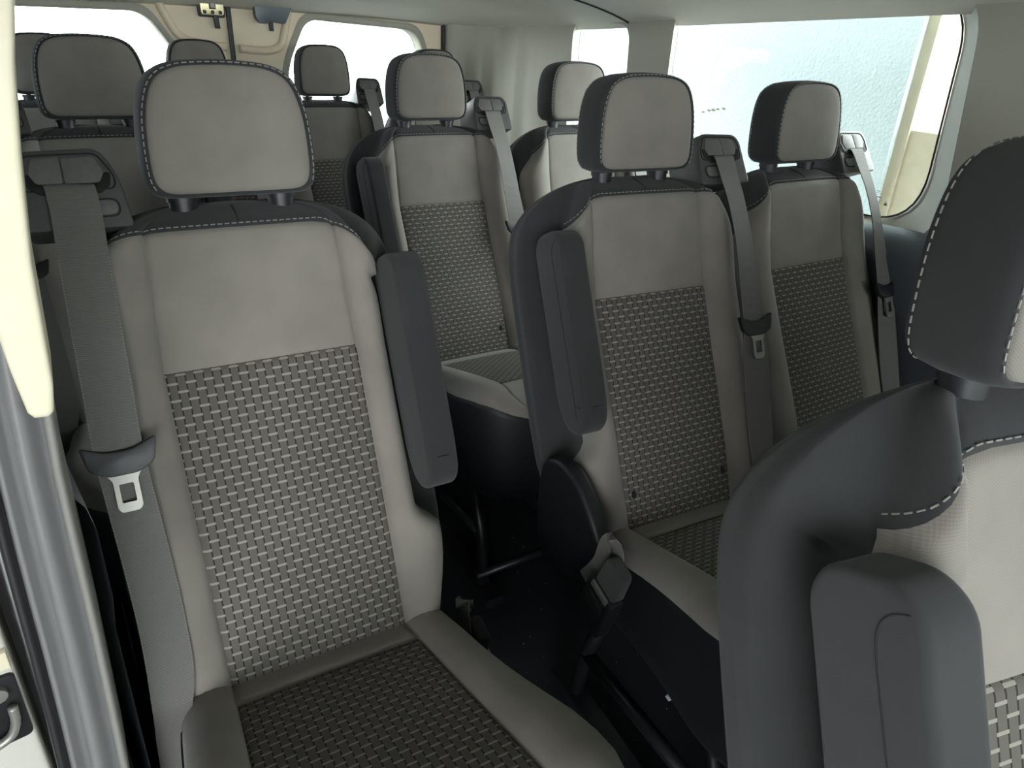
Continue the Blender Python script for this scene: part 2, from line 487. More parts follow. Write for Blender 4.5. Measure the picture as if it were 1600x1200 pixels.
holeR = rounded(kk([(0.705, 0.84), (1.20, 0.84), (1.20, 1.17), (1.165, 1.252), (0.782, 1.266), (0.705, 1.11)]), [0.05, 0.04, 0.05, 0.05, 0.045, 0.08], 6)
SPLIT = kx(0.541)
d1 = rear_door('door_1', -0.184, SPLIT-0.006, holeL, 'left rear van door with window and beige inner panel')
d2 = rear_door('door_2', SPLIT+0.006, 1.415, holeR, 'right rear van door with window and beige inner panel')
pane('window_3', holeL, lambda a, b: (a, YR+0.045, b), (0, 1, 0), 'rear window of the left rear door')
pane('window_4', holeR, lambda a, b: (a, YR+0.045, b), (0, 1, 0), 'rear window of the right rear door')
# split seal between the doors and the seal along the right door
o1 = (-0.184+SPLIT-0.006)/2; o2 = (SPLIT+0.006+1.415)/2
prism('split_seal', [(-0.007, 0.05), (0.009, 0.05), (0.006, 1.34), (-0.010, 1.34)], lambda a, b, d: (a+SPLIT-o1, d, b), -0.012, 0.02, 'seal_rubber', d1, 0.003)
prism('edge_seal', [(-0.004, 0.05), (0.006, 0.05), (0.004, 1.34), (-0.006, 1.34)], lambda a, b, d: (a+1.418-o2, d, b), -0.02, 0.02, 'seal_rubber', d2, 0.003)
# recess mouldings: raised rolls around the upper middle of each door
def roll(door, ox, pts, r):
    V, F = tube_data([(kx(x)-ox, -0.001, kz(z)) for x, z in pts], r, 10)
    build('panel_moulding', V, F, 'door_panel', door)
def smooth_path(pts, n=6):
    P = [Vector((*p, 0)) if len(p) == 2 else Vector(p) for p in pts]
    out = []
    for i in range(len(P)-1):
        p0, p1, p2, p3 = P[max(i-1, 0)], P[i], P[i+1], P[min(i+2, len(P)-1)]
        for k in range(n):
            t = k/n
            out.append(0.5*((2*p1)+(p2-p0)*t+(2*p0-5*p1+4*p2-p3)*t*t+(3*p1-p0-3*p2+p3)*t**3))
    out.append(P[-1])
    return out
roll(d1, o1, [(p.x, p.y) for p in smooth_path([(0.325, 1.34), (0.365, 1.24), (0.40, 1.195), (0.46, 1.18), (0.522, 1.175)])], 0.014)
roll(d2, o2, [(p.x, p.y) for p in smooth_path([(0.560, 1.172), (0.64, 1.168), (0.685, 1.18), (0.705, 1.215), (0.735, 1.34)])], 0.014)
# latch plate on the left door, pull handle on the right door
lp = prism('latch_plate', rounded([(0.457, 1.262), (0.522, 1.262), (0.524, 1.31), (0.455, 1.31)], 0.008), lambda a, b, d: (kx(a)-o1, -d, kz(b)), 0.0, 0.026, 'brass_plate', d1, 0.003)
lp['label'] = 'pale metal latch plate with three screws'
prism('latch_socket', [(0.481, 1.278), (0.500, 1.278), (0.500, 1.302), (0.481, 1.302)], lambda a, b, d: (kx(a)-o1, -d, kz(b)), 0.024, 0.030, 'dark_steel', lp, 0.002)
prism('latch_tongue', [(0.484, 1.281), (0.497, 1.281), (0.497, 1.299), (0.484, 1.299)], lambda a, b, d: (kx(a)-o1, -d, kz(b)), 0.028, 0.034, 'bright_steel', lp, 0.002)
for sx in (0.467, 0.4895, 0.512):
    c = [(sx+0.0055*math.cos(k*math.pi/5), 1.270+0.0055*math.sin(k*math.pi/5)) for k in range(10)]
    prism('screw', c, lambda a, b, d: (kx(a)-o1, -d, kz(b)), 0.024, 0.0285, 'dark_steel', lp, 0.001)
prism('latch_lever', [(0.496, 1.226), (0.509, 1.226), (0.507, 1.262), (0.493, 1.262)], lambda a, b, d: (kx(a)-o1, -d, kz(b)), 0.0, 0.018, 'black_plastic', d1, 0.002)
prism('latch_backing', rounded([(0.450, 1.256), (0.528, 1.256), (0.53, 1.315), (0.448, 1.315)], 0.008), lambda a, b, d: (kx(a)-o1, -d, kz(b)), 0.0, 0.012, 'black_plastic', d1, 0.002)
hd = prism('pull_handle', rounded([(0.612, 1.32), (0.614, 1.262), (0.628, 1.246), (0.648, 1.246), (0.656, 1.254), (0.705, 1.248), (0.732, 1.30), (0.732, 1.32)], 0.008), lambda a, b, d: (kx(a)-o2, -d, kz(b)), 0.0, 0.035, 'lower_trim_plastic', d2, 0.006)
prism('latch_lever', [(0.660, 1.226), (0.672, 1.226), (0.671, 1.252), (0.658, 1.252)], lambda a, b, d: (kx(a)-o2, -d, kz(b)), 0.0, 0.014, 'black_plastic', d2, 0.002)

# --- left wall (behind the sliding door opening) ----------------------------------
ca, sa = math.cos(math.atan(0.135)), math.sin(math.atan(0.135))
def lmap(off):
    return lambda a, b: (-0.055-sa*a-ca*off, 0.62+ca*a-sa*off, b)
wl_hole = rounded([(0.30, 0.88), (2.0, 0.88), (2.0, 1.27), (0.30, 1.30)], 0.07, 6)
wl = plate('wall_left', [(0, 0), (2.2, 0), (2.2, 1.48), (0, 1.48)], [wl_hole], lmap(0.0), 'trim_plastic')
struct(wl, 'grey side wall trim behind the sliding door opening', 'wall')
plate('outer_panel', [(0, -0.3), (2.36, -0.3), (2.36, 1.5), (0, 1.5)], [wl_hole], lmap(0.06), 'white_paint', wl)
loft('window_reveal', [[lmap(0.0)(a, b) for a, b in wl_hole], [lmap(0.06)(a, b) for a, b in wl_hole]], 'trim_plastic', wl)
pane('window_5', wl_hole, lmap(0.055), (-ca, -sa, 0), 'side window in the left wall', 'privacy_glass')
lmf = lmap(-0.002)
rings = [[(x0[0]+(XR-px)*0.55, x0[1], pz) for px, pz in prof] for x0 in (lmf(0.02, 0), lmf(1.0, 0), lmf(2.12, 0))]
struct(loft('trim_4', rings, 'lower_trim_plastic', closed=False), 'dark lower side trim on the left wall', 'trim')

# door jamb at the rear edge of the sliding-door opening: ribbed painted pillar
jx_r = [(0.0, -0.088), (0.3, -0.074), (0.45, -0.063), (0.574, -0.055), (0.745, -0.048), (0.852, -0.045), (0.921, -0.043), (0.978, -0.039), (1.05, -0.036), (1.16, -0.030), (1.30, -0.022), (1.40, -0.016)]
jx_l = [(0.0, -0.142), (0.3, -0.128), (0.613, -0.110), (0.704, -0.105), (0.786, -0.102), (0.86, -0.099), (0.98, -0.092), (1.10, -0.080), (1.25, -0.062), (1.40, -0.046)]
jprof = [(0.00, 0.070, 0), (0.00, 0.012, 0), (0.04, 0.000, 0), (0.14, 0.000, 0), (0.18, 0.010, 1), (0.22, 0.006, 1), (0.28, 0.006, 1), (0.33, 0.020, 1), (0.42, 0.022, 1), (0.47, 0.008, 1), (0.55, 0.004, 1), (0.66, 0.006, 1), (0.74, 0.020, 1), (0.82, 0.030, 1), (0.86, 0.012, 2), (0.90, 0.006, 2), (0.97, 0.006, 2), (1.00, 0.014, 2), (1.00, 0.090, 2)]
zs = [0.0, 0.15, 0.3, 0.45, 0.574, 0.66, 0.745, 0.8, 0.852, 0.921, 0.978, 1.05, 1.16, 1.30, 1.40]
jamb = empty('trim_5', (-0.07, 0.58, 0))
struct(jamb, 'dark ribbed door jamb with rubber seal beside the nearest seat', 'trim')
for k, (nm, mt) in enumerate((('door_seal', 'seal_rubber'), ('jamb_panel', 'jamb_paint'), ('jamb_edge', 'jamb_edge'))):
    idx = [i for i, q in enumerate(jprof) if q[2] == k]
    if k < 2: idx.append(idx[-1]+1)
    rings = []
    for z in zs:
        a, b = lerp_tab(z, jx_l), lerp_tab(z, jx_r)
        rings.append([(a+(b-a)*jprof[i][0]+0.07, jprof[i][1]*0.8, z) for i in idx])
    loft(nm, rings, mt, jamb, closed=False)
# cream upper pillar cover
pc = [(-0.16, 1.42), (-0.16, 1.21), (-0.075, 1.12), (-0.058, 1.054), (-0.0565, 1.019), (-0.0535, 0.986), (-0.050, 0.981), (-0.041, 0.980), (-0.037, 0.984), (-0.0335, 1.004), (-0.0305, 1.05), (-0.0275, 1.097), (-0.0195, 1.161), (-0.0105, 1.219), (-0.003, 1.255), (0.012, 1.36), (0.02, 1.42)]
pcov = prism('trim_6', pc, lambda a, b, d: (a, 0.575-d, b), -0.06, 0.012, 'cream_plastic', None, 0.004, 3)
struct(pcov, 'cream plastic pillar cover at the edge of the sliding door opening', 'trim')
# the opened sliding door outside, with its latch hardware
sd = empty('door_3', (-0.22, 1.2, 0))
struct(sd, 'open sliding door outside with pale panel and latch hardware', 'door')
def smap(a, b, d):   # a outwards from the van, b up, d rearwards along the side
    x, y, z = lmap(a)(d, b)
    return Vector((x+0.22, y-1.2, z))
prism('door_skin', [(0.072, -0.30), (0.20, -0.30), (0.20, 0.86), (0.072, 0.86)], smap, 0.11, 1.35, 'white_paint', sd, 0.008, 3)
prism('edge_strip', [(0.074, 0.632), (0.19, 0.632), (0.19, 0.655), (0.074, 0.655)], smap, 0.102, 0.112, 'cream_plastic', sd, 0.003)
prism('latch_recess', rounded([(0.074, 0.530), (0.19, 0.530), (0.19, 0.622), (0.074, 0.622)], 0.008), smap, 0.105, 0.112, 'dark_steel', sd, 0.002)
V, F = tube_data([smap(a, b, 0.098) for a, b in [(p.x, p.y) for p in smooth_path([(0.150, 0.545), (0.120, 0.540), (0.096, 0.545), (0.086, 0.562), (0.084, 0.585)])]], 0.005, 8)
build('latch_loop', V, F, 'bright_steel', sd)
c = [(0.092+0.009*math.cos(k*math.pi/6), 0.604+0.009*math.sin(k*math.pi/6)) for k in range(12)]
prism('bolt', c, smap, 0.098, 0.108, 'bright_steel', sd, 0.002)

# closed front passenger door ahead of the sliding door opening
wfl = rounded([(-1.45, 0.88), (-0.80, 0.88), (-0.80, 1.30), (-1.15, 1.30)], 0.05, 5)
struct(plate('door_4', [(-1.62, -0.2), (-0.72, -0.2), (-0.72, 1.46), (-1.62, 1.46)], [wfl], lambda a, b: (-0.12, a, b), 'jamb_paint'), 'closed front passenger door ahead of the sliding door opening', 'door')
pane('window_8', wfl, lambda a, b: (-0.125, a, b), (-1, 0, 0), 'front passenger door window')
# front of the van behind the camera: dashboard wall and windscreen opening
struct(plate('wall_front', [(-0.3, 0), (1.66, 0), (1.66, 1.04), (-0.3, 1.04)], [], lambda a, b: (a, -1.62, b), 'dash_plastic'), 'dark dashboard wall at the front of the van', 'wall')
pane('window_6', [(-0.25, 1.04), (1.6, 1.04), (1.5, 1.38), (-0.15, 1.38)], lambda a, b: (a, -1.64, b), (0, -1, 0), 'windscreen at the front of the van')

# ================================================================== OUTSIDE
gr = plate('ground', [(-30, -30), (30, -30), (30, 30), (-30, 30)], [], lambda a, b: (a, b, -0.62), 'concrete')
struct(gr, 'pale concrete ground outside the van', 'ground')
cn = box('added_shade_slab', (-3.4, -5.0, 2.9), (2.96, 5.5, 3.1), 'concrete', None, 0.02)  # added overhead slab, unseen; blocks sky light from above so light enters sideways
struct(cn, 'added flat slab out of view that keeps overhead sky light off the van', 'roof')
nb = box('added_shade_wall', (-1.65, -1.1, -0.62), (-1.45, 1.5, 2.9), 'dark_render', None, 0.02)  # invented wall, never in view; dims light entering by the open door
struct(nb, 'added dark wall out of view that cuts the light through the sliding door', 'wall')
bl = empty('building', (3.2, 3.5, -0.62))
tag(bl, 'pale stucco building wall with tan pier seen through the side window', 'building')
def bpart(nm, lo, hi, mat, bev=0.01):
    o = box(nm, (lo[0]-3.2, lo[1]-3.5, lo[2]+0.62), (hi[0]-3.2, hi[1]-3.5, hi[2]+0.62), mat, bl, bev); return o
bpart('stucco_wall', (3.0, 1.812, -0.62), (3.35, 9.0, 4.2), 'stucco', 0.012)
bpart('tan_pier', (3.03, 1.765, -0.62), (3.3, 1.812, 4.2), 'tan_render')
bpart('parapet_wall', (3.04, 0.2, -0.62), (3.25, 1.765, 0.985), 'tan_render')
for (y, z, s) in [(2.80, 0.962, .010), (2.83, 0.955, .014), (2.86, 0.950, .012), (2.90, 0.938, .010), (2.76, 0.968, .012)]:
    q = [(y+s*math.cos(k*1.05)*(1+0.3*(k % 2)), z+0.5*s*math.sin(k*1.05)) for k in range(6)]
    prism('paint_chip', q, lambda a, b, d: (3.0-d-3.2, a-3.5, b+0.62), 0.0, 0.002, 'print_grey', bl)

# ================================================================== SEATS
REC = 0.406
SR, CR = math.sin(REC), math.cos(REC)
ZJ = 0.47
def bk(u, v, d): return Vector((u, v*SR-d*CR, ZJ+v*CR+d*SR))
HREC = 0.106
HB = (0.617, 0.0106)
def hk(u, v, d):
    b = bk(0, HB[0], HB[1])
    return b + Vector((u, v*math.sin(HREC)-d*math.cos(HREC), v*math.cos(HREC)+d*math.sin(HREC)))

T_PAN, T_SEAM, T_TOP = 0.406, 0.578, 0.6215
def width(t):
    if t < 0.13: return lerp_tab(t, [(-0.06, 0.160), (-0.02, 0.176), (0.03, 0.190), (0.07, 0.201), (0.13, 0.208)])
    if t < 0.42: return 0.208
    x = min(1.0, (t-0.42)/0.2025)
    return max(0.004, 0.208*(1-x**3.2)**(1/2.4))
def rwidth(t, arm):
    W = 0.2265 if arm else 0.213
    x = max(0.0, min(1.0, (t-0.40)/(T_TOP+0.001-0.40)))
    return max(width(t) if t < 0.13 else 0.004, min(1.0, width(min(t, 0.4))/0.208)*W*(1-x**4.2)**(1/2.7))
def d_front(t):
    b = lerp_tab(t, [(-0.06, 0.004), (0.0, 0.002), (0.1, 0.003), (0.2, -0.002), (0.3, -0.008), (0.406, -0.012), (0.46, -0.008), (0.52, 0.0), (0.578, 0.006), (0.63, 0.006)])
    if t > 0.565: b -= 0.062*((t-0.565)/(T_TOP-0.565))**2
    return b
def d_back(t):
    b = -0.118-0.016*sstep(t, 0.0, 0.3)
    if t > 0.52: b += 0.074*((t-0.52)/(T_TOP-0.52))**2
    return b
ROWS = [-0.055, -0.045, -0.03, -0.01, 0.02, 0.05, 0.08, 0.105, 0.125, 0.138, 0.15, 0.163, 0.178, 0.2, 0.23, 0.27, 0.31, 0.35, 0.385, 0.398, 0.403, 0.406, 0.409, 0.414, 0.43, 0.455, 0.48, 0.50, 0.515, 0.528, 0.54, 0.552, 0.563, 0.571, 0.5755, 0.578, 0.5805, 0.585, 0.591, 0.597, 0.603, 0.608, 0.612, 0.6155, 0.618, 0.620, 0.6212]
CEN = [0, 0.25, 0.5, 0.75, 0.93, 0.97, 1.0]
BQ = [0.05, 0.11, 0.24, 0.40, 0.56, 0.70, 0.82, 0.91, 0.97, 1.0]
BD = [0.004, 0.0075, 0.0135, 0.018, 0.0185, 0.0145, 0.007, -0.004, -0.017, -0.032]
def cwid(t, wf):
    c = lerp_tab(t, [(-0.06, 0.119), (0.0, 0.1195), (0.406, 0.1235), (0.578, 0.1165), (0.63, 0.112)])
    return min(c, 0.74*wf)
def half_section(t, notch):
    wd = width(t)
    wr_ = rwidth(t, notch)
    k = sstep(t, 0.118, 0.165)*(1-sstep(t, 0.522, 0.553))*notch
    wf = wd-0.038*k
    if notch and t > 0.4: wf = min(wf, 0.171)
    df, db = d_front(t), d_back(t)
    c = cwid(t, wf)
    fade = 1-sstep(t, 0.575, 0.615)
    flat = (wd/0.208)
    gr_c = -0.0035*math.exp(-((t-T_PAN)/0.0025)**2)
    gr_h = -0.0035*math.exp(-((t-T_SEAM)/0.003)**2)
    pts = []
    for q in CEN:
        g = -0.004*fade if q == 1.0 else (-0.001 if q == 0.97 else 0.0)
        pts.append((q*c, df+0.003*(1-q*q)+g+gr_h+gr_c, 'C'))
    for q, dd in zip(BQ, BD):
        pts.append((c+(wf-c)*q, df+dd*(0.35+0.65*fade)*flat+gr_h, 'B'))
    de = df+BD[-1]*(0.35+0.65*fade)*flat
    h = (db+0.012)-de
    pts.append((wf+(wr_-wf)*0.06, de+h*0.12, 'S'))
    pts.append((wf+(wr_-wf)*(0.3-0.2*k), de+h*(0.24+0.16*k), 'S'))
    pts.append((wf+(wr_-wf)*(0.6-0.3*k), de+h*(0.36+0.10*k), 'S'))
    pts.append((wf+(wr_-wf)*(0.85-0.02*k), de+h*(0.48), 'S'))
    pts.append((wr_-0.001, de+h*0.52, 'S'))
    for f in (0.62, 0.74, 0.80): pts.append((wr_, de+h*f, 'S'))
    e = de+h*0.86
    pts.append((wr_+0.0035*flat, e, 'S')); pts.append((wr_+0.0035*flat, e-0.005*flat, 'S')); pts.append((wr_-0.001, e-0.008*flat, 'S'))
    pts.append((wr_*0.93, db+0.003, 'S')); pts.append((wr_*0.6, db, 'S')); pts.append((0.0, db, 'S'))
    return pts
def vdip(u, t):
    """how far the shoulder seam drops towards the sides; more on the aisle side (u < 0)"""
    k = max(0.0, min(1.0, (abs(u)-0.098)/0.066))**1.5
    return (0.050 if u < 0 else 0.012)*k*sstep(t, 0.44, 0.578)*(1-sstep(t, 0.585, 0.62))
def surf(u, t, lift=0.001, mm=1):
    """a point on the front face of the backrest"""
    s = half_section(t, 0)
    a = abs(u)
    for (u0, d0, _), (u1, d1, _) in zip(s, s[1:]):
        if u0 <= a <= u1+1e-9 and u1 > u0:
            d = d0+(d1-d0)*(a-u0)/(u1-u0); break
    else: d = s[16][1]
    return bk(mm*u, t-vdip(u, t), d+lift)

def make_seat(loc, rz, m, arm, label, detail=2, sx=1.0, tower=True, belt=True, shield=True, buckle=True, boff=(0, 0, 0), caps=True):
    """m = 1: belt housing on +u, armrest on -u; m = -1 the mirror image"""
    root = empty('passenger_seat', (loc[0], loc[1], loc[2]), rz)
    root.scale = (sx, 1, 1)
    tag(root, label, 'seat', 'upholstered van passenger seats')
    fl = (m == -1)
    # ---------------- backrest: one lofted skin, cut along its seams
    K = None; grid = []
    for t in ROWS:
        hp = half_section(t, 0)                 # housing side (+u)
        hm = half_section(t, 1.0 if arm else 0) # armrest side (-u)
        K = len(hp)
        loop = [(u, d, g) for u, d, g in hp] + [(-u, d, g) for u, d, g in hm[-2:0:-1]]
        row = []
        for j, (u, d, g) in enumerate(loop):
            j2 = j if j < K else len(loop)-j
            f = 1.0 if g != 'S' else max(0.0, 1-(j2-len(CEN)-len(BQ)+1)/4.0)
            row.append((bk(m*u, t-vdip(u, t)*f, d), (m*u, t)))
        grid.append(row)
    tags = [g for _, _, g in half_section(0.3, 0)]
    L = len(grid[0])
    def segpart(k, row_t):
        k2 = k if k < K-1 else L-1-k            # segment index inside the half
        side = 1 if k < K-1 else -1
        g = tags[k2+1]
        if g == 'S' or row_t >= T_SEAM-1e-6: return 'shell'
        if g == 'C': return 'woven' if row_t < T_PAN-1e-6 else 'upper'
        return 'bolP' if side == 1 else 'bolM'
    sets = {}
    for i in range(len(ROWS)-1):
        for k in range(L):
            key = segpart(k, ROWS[i])
            sets.setdefault(key, []).append((i, k))
    names = {'shell': ('backrest', 'charcoal_knit'), 'woven': ('woven_panel', 'woven_fabric'), 'upper': ('upper_panel', 'grey_knit'), 'bolP': ('bolster', 'grey_knit'), 'bolM': ('bolster', 'grey_knit')}
    for key, cells in sets.items():
        ids = {}; V = []; UV = []; F = []
        def vid(i, k):
            k %= L
            if (i, k) not in ids:
                ids[(i, k)] = len(V); V.append(grid[i][k][0]); UV.append(grid[i][k][1])
            return ids[(i, k)]
        for i, k in cells:
            F.append((vid(i, k), vid(i, k+1), vid(i+1, k+1), vid(i+1, k)))
        if key == 'shell':
            for i, rev in ((0, True), (len(ROWS)-1, False)):
                cpos = sum((grid[i][k][0] for k in range(L)), Vector())/L
                ci = len(V); V.append(cpos); UV.append((0, 0))
                for k in range(L):
                    a, b = vid(i, k), vid(i, k+1)
                    F.append((ci, b, a) if rev else (ci, a, b))
        build(names[key][0], V, F, names[key][1], root, UV, flip=fl)
    if detail >= 1:
        # twin-needle stitching along the shoulder seam
        us = [(-0.165+0.33*i/60) for i in range(61)]
        lim = width(T_SEAM)-0.002
        path = [surf(u, T_SEAM+0.0045, 0.0012, m) for u in us if abs(u) < lim]
        stitches('stitching', path, root)
        # short seam across the top band between the headrest posts
        V, F = tube_data([surf(0.004+0.01*(t-0.58), t, 0.0002, m) for t in (0.580, 0.588, 0.596, 0.603, 0.609, 0.613)], 0.0011, 5)
        build('top_seam', V, F, 'seam_dark', root)
        # black discs standing in for the dark anchor holes low on the woven panel
        for su in ((-0.103, 0.103) if caps else ()):
            p = [(su+0.0045*math.cos(a*math.pi/5), 0.058+0.007*math.sin(a*math.pi/5)) for a in range(10)]
            prism('anchor_hole_disc', p, lambda a, b, d: bk(m*a, b, d_front(b)+0.001+d), 0, 0.003, 'slot_black', root, 0.001)
    # ---------------- headrest
    oc = [(0, -0.004), (0.05, -0.004), (0.082, -0.003), (0.096, 0.003), (0.1025, 0.016), (0.104, 0.04), (0.1025, 0.075), (0.098, 0.105), (0.089, 0.13), (0.076, 0.1445), (0.055, 0.153), (0.028, 0.156), (0, 0.157)]
    half = smooth_path(oc, 4)
    outl = [(p.x, p.y) for p in half] + [(-p.x, p.y) for p in half[-2:0:-1]]
    C0 = 0.073
    def hring(s, d, sv=None):
        sv = s if sv is None else sv
        return [(hk(m*u*s, C0+(v-C0)*sv, d), (u*s, C0+(v-C0)*sv)) for u, v in outl]
    def hloft(nm, specs, mat, par, cap0=None, cap1=None):
        V, UV, F = [], [], []
        n = len(outl)
        for r in specs:
            for p, q in r: V.append(p); UV.append(q)
        for i in range(len(specs)-1):
            for k in range(n): F.append((i*n+k, (i+1)*n+k, (i+1)*n+(k+1) % n, i*n+(k+1) % n))
        if cap0 is not None:
            V.append(cap0); UV.append((0, C0)); c = len(V)-1
            for k in range(n): F.append((c, k, (k+1) % n))
        if cap1 is not None:
            V.append(cap1); UV.append((0, C0)); c = len(V)-1; o = (len(specs)-1)*n
            for k in range(n): F.append((c, o+(k+1) % n, o+k))
        return build(nm, V, F, mat, par, UV, flip=fl)
    hr = hloft('headrest', [hring(0.905, -0.0015, 0.915), hring(0.925, 0.0015, 0.935), hring(0.955, 0.0, 0.96), hring(0.985, -0.009), hring(1.0, -0.024), hring(1.0, -0.046), hring(0.98, -0.063), hring(0.93, -0.075), hring(0.8, -0.083), hring(0.5, -0.087)], 'charcoal_knit', root, None, hk(0, C0, -0.088))
    hloft('headrest_cover', [hring(0.25, 0.0105), hring(0.5, 0.0095), hring(0.7, 0.0075), hring(0.82, 0.0052, 0.83), hring(0.88, 0.0027, 0.89), hring(0.9, 0.0005, 0.91), hring(0.905, -0.0018, 0.915)], 'grey_knit', hr, hk(0, C0, 0.011))
    if detail >= 1:
        ring = [hk(m*u*0.945, C0+(v-C0)*0.95, 0.0018) for u, v in outl]
        k0 = 14
        sub = [p for p, (u, v) in zip(ring, outl)]
        N = len(sub)
        seq = [sub[(i+k0) % N] for i in range(N)]
        zmin = HB[0]
        seq = [hk(m*u*0.945, C0+(v-C0)*0.95, 0.0018) for u, v in outl if v > 0.002]
        right = [hk(m*p.x*0.945, C0+(p.y-C0)*0.95, 0.0018) for p in half if p.y > 0.004]
        left = [hk(-m*p.x*0.945, C0+(p.y-C0)*0.95, 0.0018) for p in half if p.y > 0.004]
        stitches('stitching', right+left[::-1][1:], hr)
        if detail >= 2:
            right = [hk(m*p.x*0.962, C0+(p.y-C0)*0.965, -0.0715) for p in half if p.y > 0.0]
            left = [hk(-m*p.x*0.962, C0+(p.y-C0)*0.965, -0.0715) for p in half if p.y > 0.0]
            right = [hk(m*p.x*0.975, C0+(p.y-C0)*0.975, -0.0675) for p in half]
            left = [hk(-m*p.x*0.975, C0+(p.y-C0)*0.975, -0.0675) for p in half]
            stitches('rear_stitching', right+left[::-1][1:], hr)
    for su in (-0.0615, 0.0615):
        base = bk(su, 0.598, -0.044); top = hk(su, 0.03, -0.045)
        ax = (top-base).normalized()
        V, F = [], []
        v, f = tube_data([base, base+ax*0.026], 0.0170, 16); add_to(V, F, v, f)
        v, f = tube_data([base+ax*0.024, base+ax*0.030], 0.0190, 16); add_to(V, F, v, f)
        co = build('post_collar', V, F, 'black_plastic', root); co.data.set_sharp_from_angle(angle=0.6)
        V, F = tube_data([base+ax*0.01, top], 0.0062, 10)
        build('headrest_post', V, F, 'dark_steel', root)
    # ---------------- armrest folded up against the side
    if arm:
        ao = rounded([(-0.034, 0.500), (-0.016, 0.522), (0.034, 0.524), (0.056, 0.506), (0.060, 0.40), (0.066, 0.25), (0.062, 0.208), (0.034, 0.186), (0.0, 0.192), (-0.024, 0.235)], 0.03, 5)
        ar = prism('armrest', ao, lambda a, b, d: bk(-m*d, b, a), 0.172, 0.217, 'charcoal_knit', root, 0.013, 4)
        V, F = [], []
        v, f = tube_data([bk(-m*0.2172, q.y, q.x) for q in smooth_path([(0.047, 0.508), (0.036, 0.505), (0.026, 0.496), (0.0225, 0.48), (0.024, 0.45), (0.028, 0.38), (0.033, 0.28), (0.035, 0.236), (0.036, 0.215)], 4)], 0.0006, 5); add_to(V, F, v, f)
        v, f = tube_data([bk(-m*0.2172, 0.236, a) for a in (0.035, 0.042, 0.053)], 0.0006, 5); add_to(V, F, v, f)
        v, f = tube_data([bk(-m*u, 0.236, 0.0660) for u in (0.186, 0.194, 0.203)], 0.0006, 5); add_to(V, F, v, f)
        build('armrest_seam', V, F, 'seam_dark', ar)
    # ---------------- cushion
    def cw(y): return lerp_tab(-y, [(-0.06, 0.165), (0.0, 0.182), (0.06, 0.186), (0.15, 0.190), (0.22, 0.200), (0.31, 0.217), (0.36, 0.214), (0.40, 0.203), (0.43, 0.185), (0.45, 0.160), (0.46, 0.125), (0.467, 0.07)])
    def cc(y): return min(lerp_tab(-y, [(-0.05, 0.118), (0.046, 0.120), (0.234, 0.126), (0.36, 0.132), (0.47, 0.14)]), 0.72*cw(y))
    def ctop(y):
        return lerp_tab(-y, [(-0.06, -0.010), (0.0, -0.002), (0.05, 0.013), (0.1, 0.028), (0.2, 0.058), (0.3, 0.088), (0.36, 0.104), (0.39, 0.109), (0.41, 0.108), (0.43, 0.101), (0.445, 0.090), (0.456, 0.078), (0.463, 0.067), (0.467, 0.056)])
    CY = [0.06, 0.03, 0.0, -0.02, -0.035, -0.042, -0.046, -0.050, -0.06, -0.09, -0.13, -0.17, -0.21, -0.25, -0.29, -0.33, -0.352, -0.357, -0.360, -0.363, -0.368, -0.385, -0.40, -0.42, -0.435, -0.445, -0.453, -0.46, -0.467]
    CB = [(0.05, 0.004), (0.15, 0.009), (0.32, 0.014), (0.5, 0.0150), (0.68, 0.012), (0.83, 0.005), (0.93, -0.003), (0.985, -0.011), (1.0, -0.019)]
    rows = []
    for y in CY:
        W, c, zt = cw(y), cc(y), ctop(y)
        k = 1-0.75*sstep(-y, 0.39, 0.467)
        g = -0.004*math.exp(-((y+0.046)/0.0035)**2) - 0.004*math.exp(-((y+0.360)/0.0035)**2)
        h = [(q*c, zt+0.002*(1-q*q)+(-0.004 if q == 1 else 0)+(g if q < 1 else 0), 'C') for q in (0, 0.25, 0.5, 0.75, 0.93, 0.97, 1.0)]
        h += [(c+(W-c)*q, zt+dz*k, 'B') for q, dz in CB]
        rows.append([(-u, z, t) for u, z, t in h[:0:-1]] + h)
    n = len(rows[0]); mid = n//2
    sets = {}
    for i in range(len(CY)-1):
        for k in range(n-1):
            inner = (mid-6) <= k < (mid+6)
            key = 'woven' if (inner and CY[i] <= -0.046+1e-6 and CY[i+1] >= -0.360-1e-6) else 'base'
            sets.setdefault(key, []).append((i, k))
    cush = None
    for key, nm, mt in (('base', 'seat_cushion', 'grey_knit'), ('woven', 'woven_seat_panel', 'woven_fabric')):
        ids = {}; V = []; UV = []; F = []
        def vid(i, k):
            if (i, k) not in ids:
                ids[(i, k)] = len(V); u, z, _ = rows[i][k]
                V.append(Vector((m*u, CY[i], ZJ+z))); UV.append((m*u, CY[i]*1.0))
            return ids[(i, k)]
        for i, k in sets[key]:
            F.append((vid(i, k), vid(i+1, k), vid(i+1, k+1), vid(i, k+1)))
        if key == 'base':
            F.append(tuple(vid(len(CY)-1, k) for k in range(n)))
        o = build(nm, V, F, mt, cush if key == 'woven' else root, UV, flip=fl)
        if key == 'base': cush = o
    # dark skirt under the cushion
    outline = [(-cw(y), y, rows[i][0][1]) for i, y in enumerate(CY)]
    outline += [(u, -0.4685, z) for (u, z, _) in rows[-1][1:-1:4]]
    outline += [(cw(y), y, rows[i][-1][1]) for i, y in reversed(list(enumerate(CY)))]
    rings = []
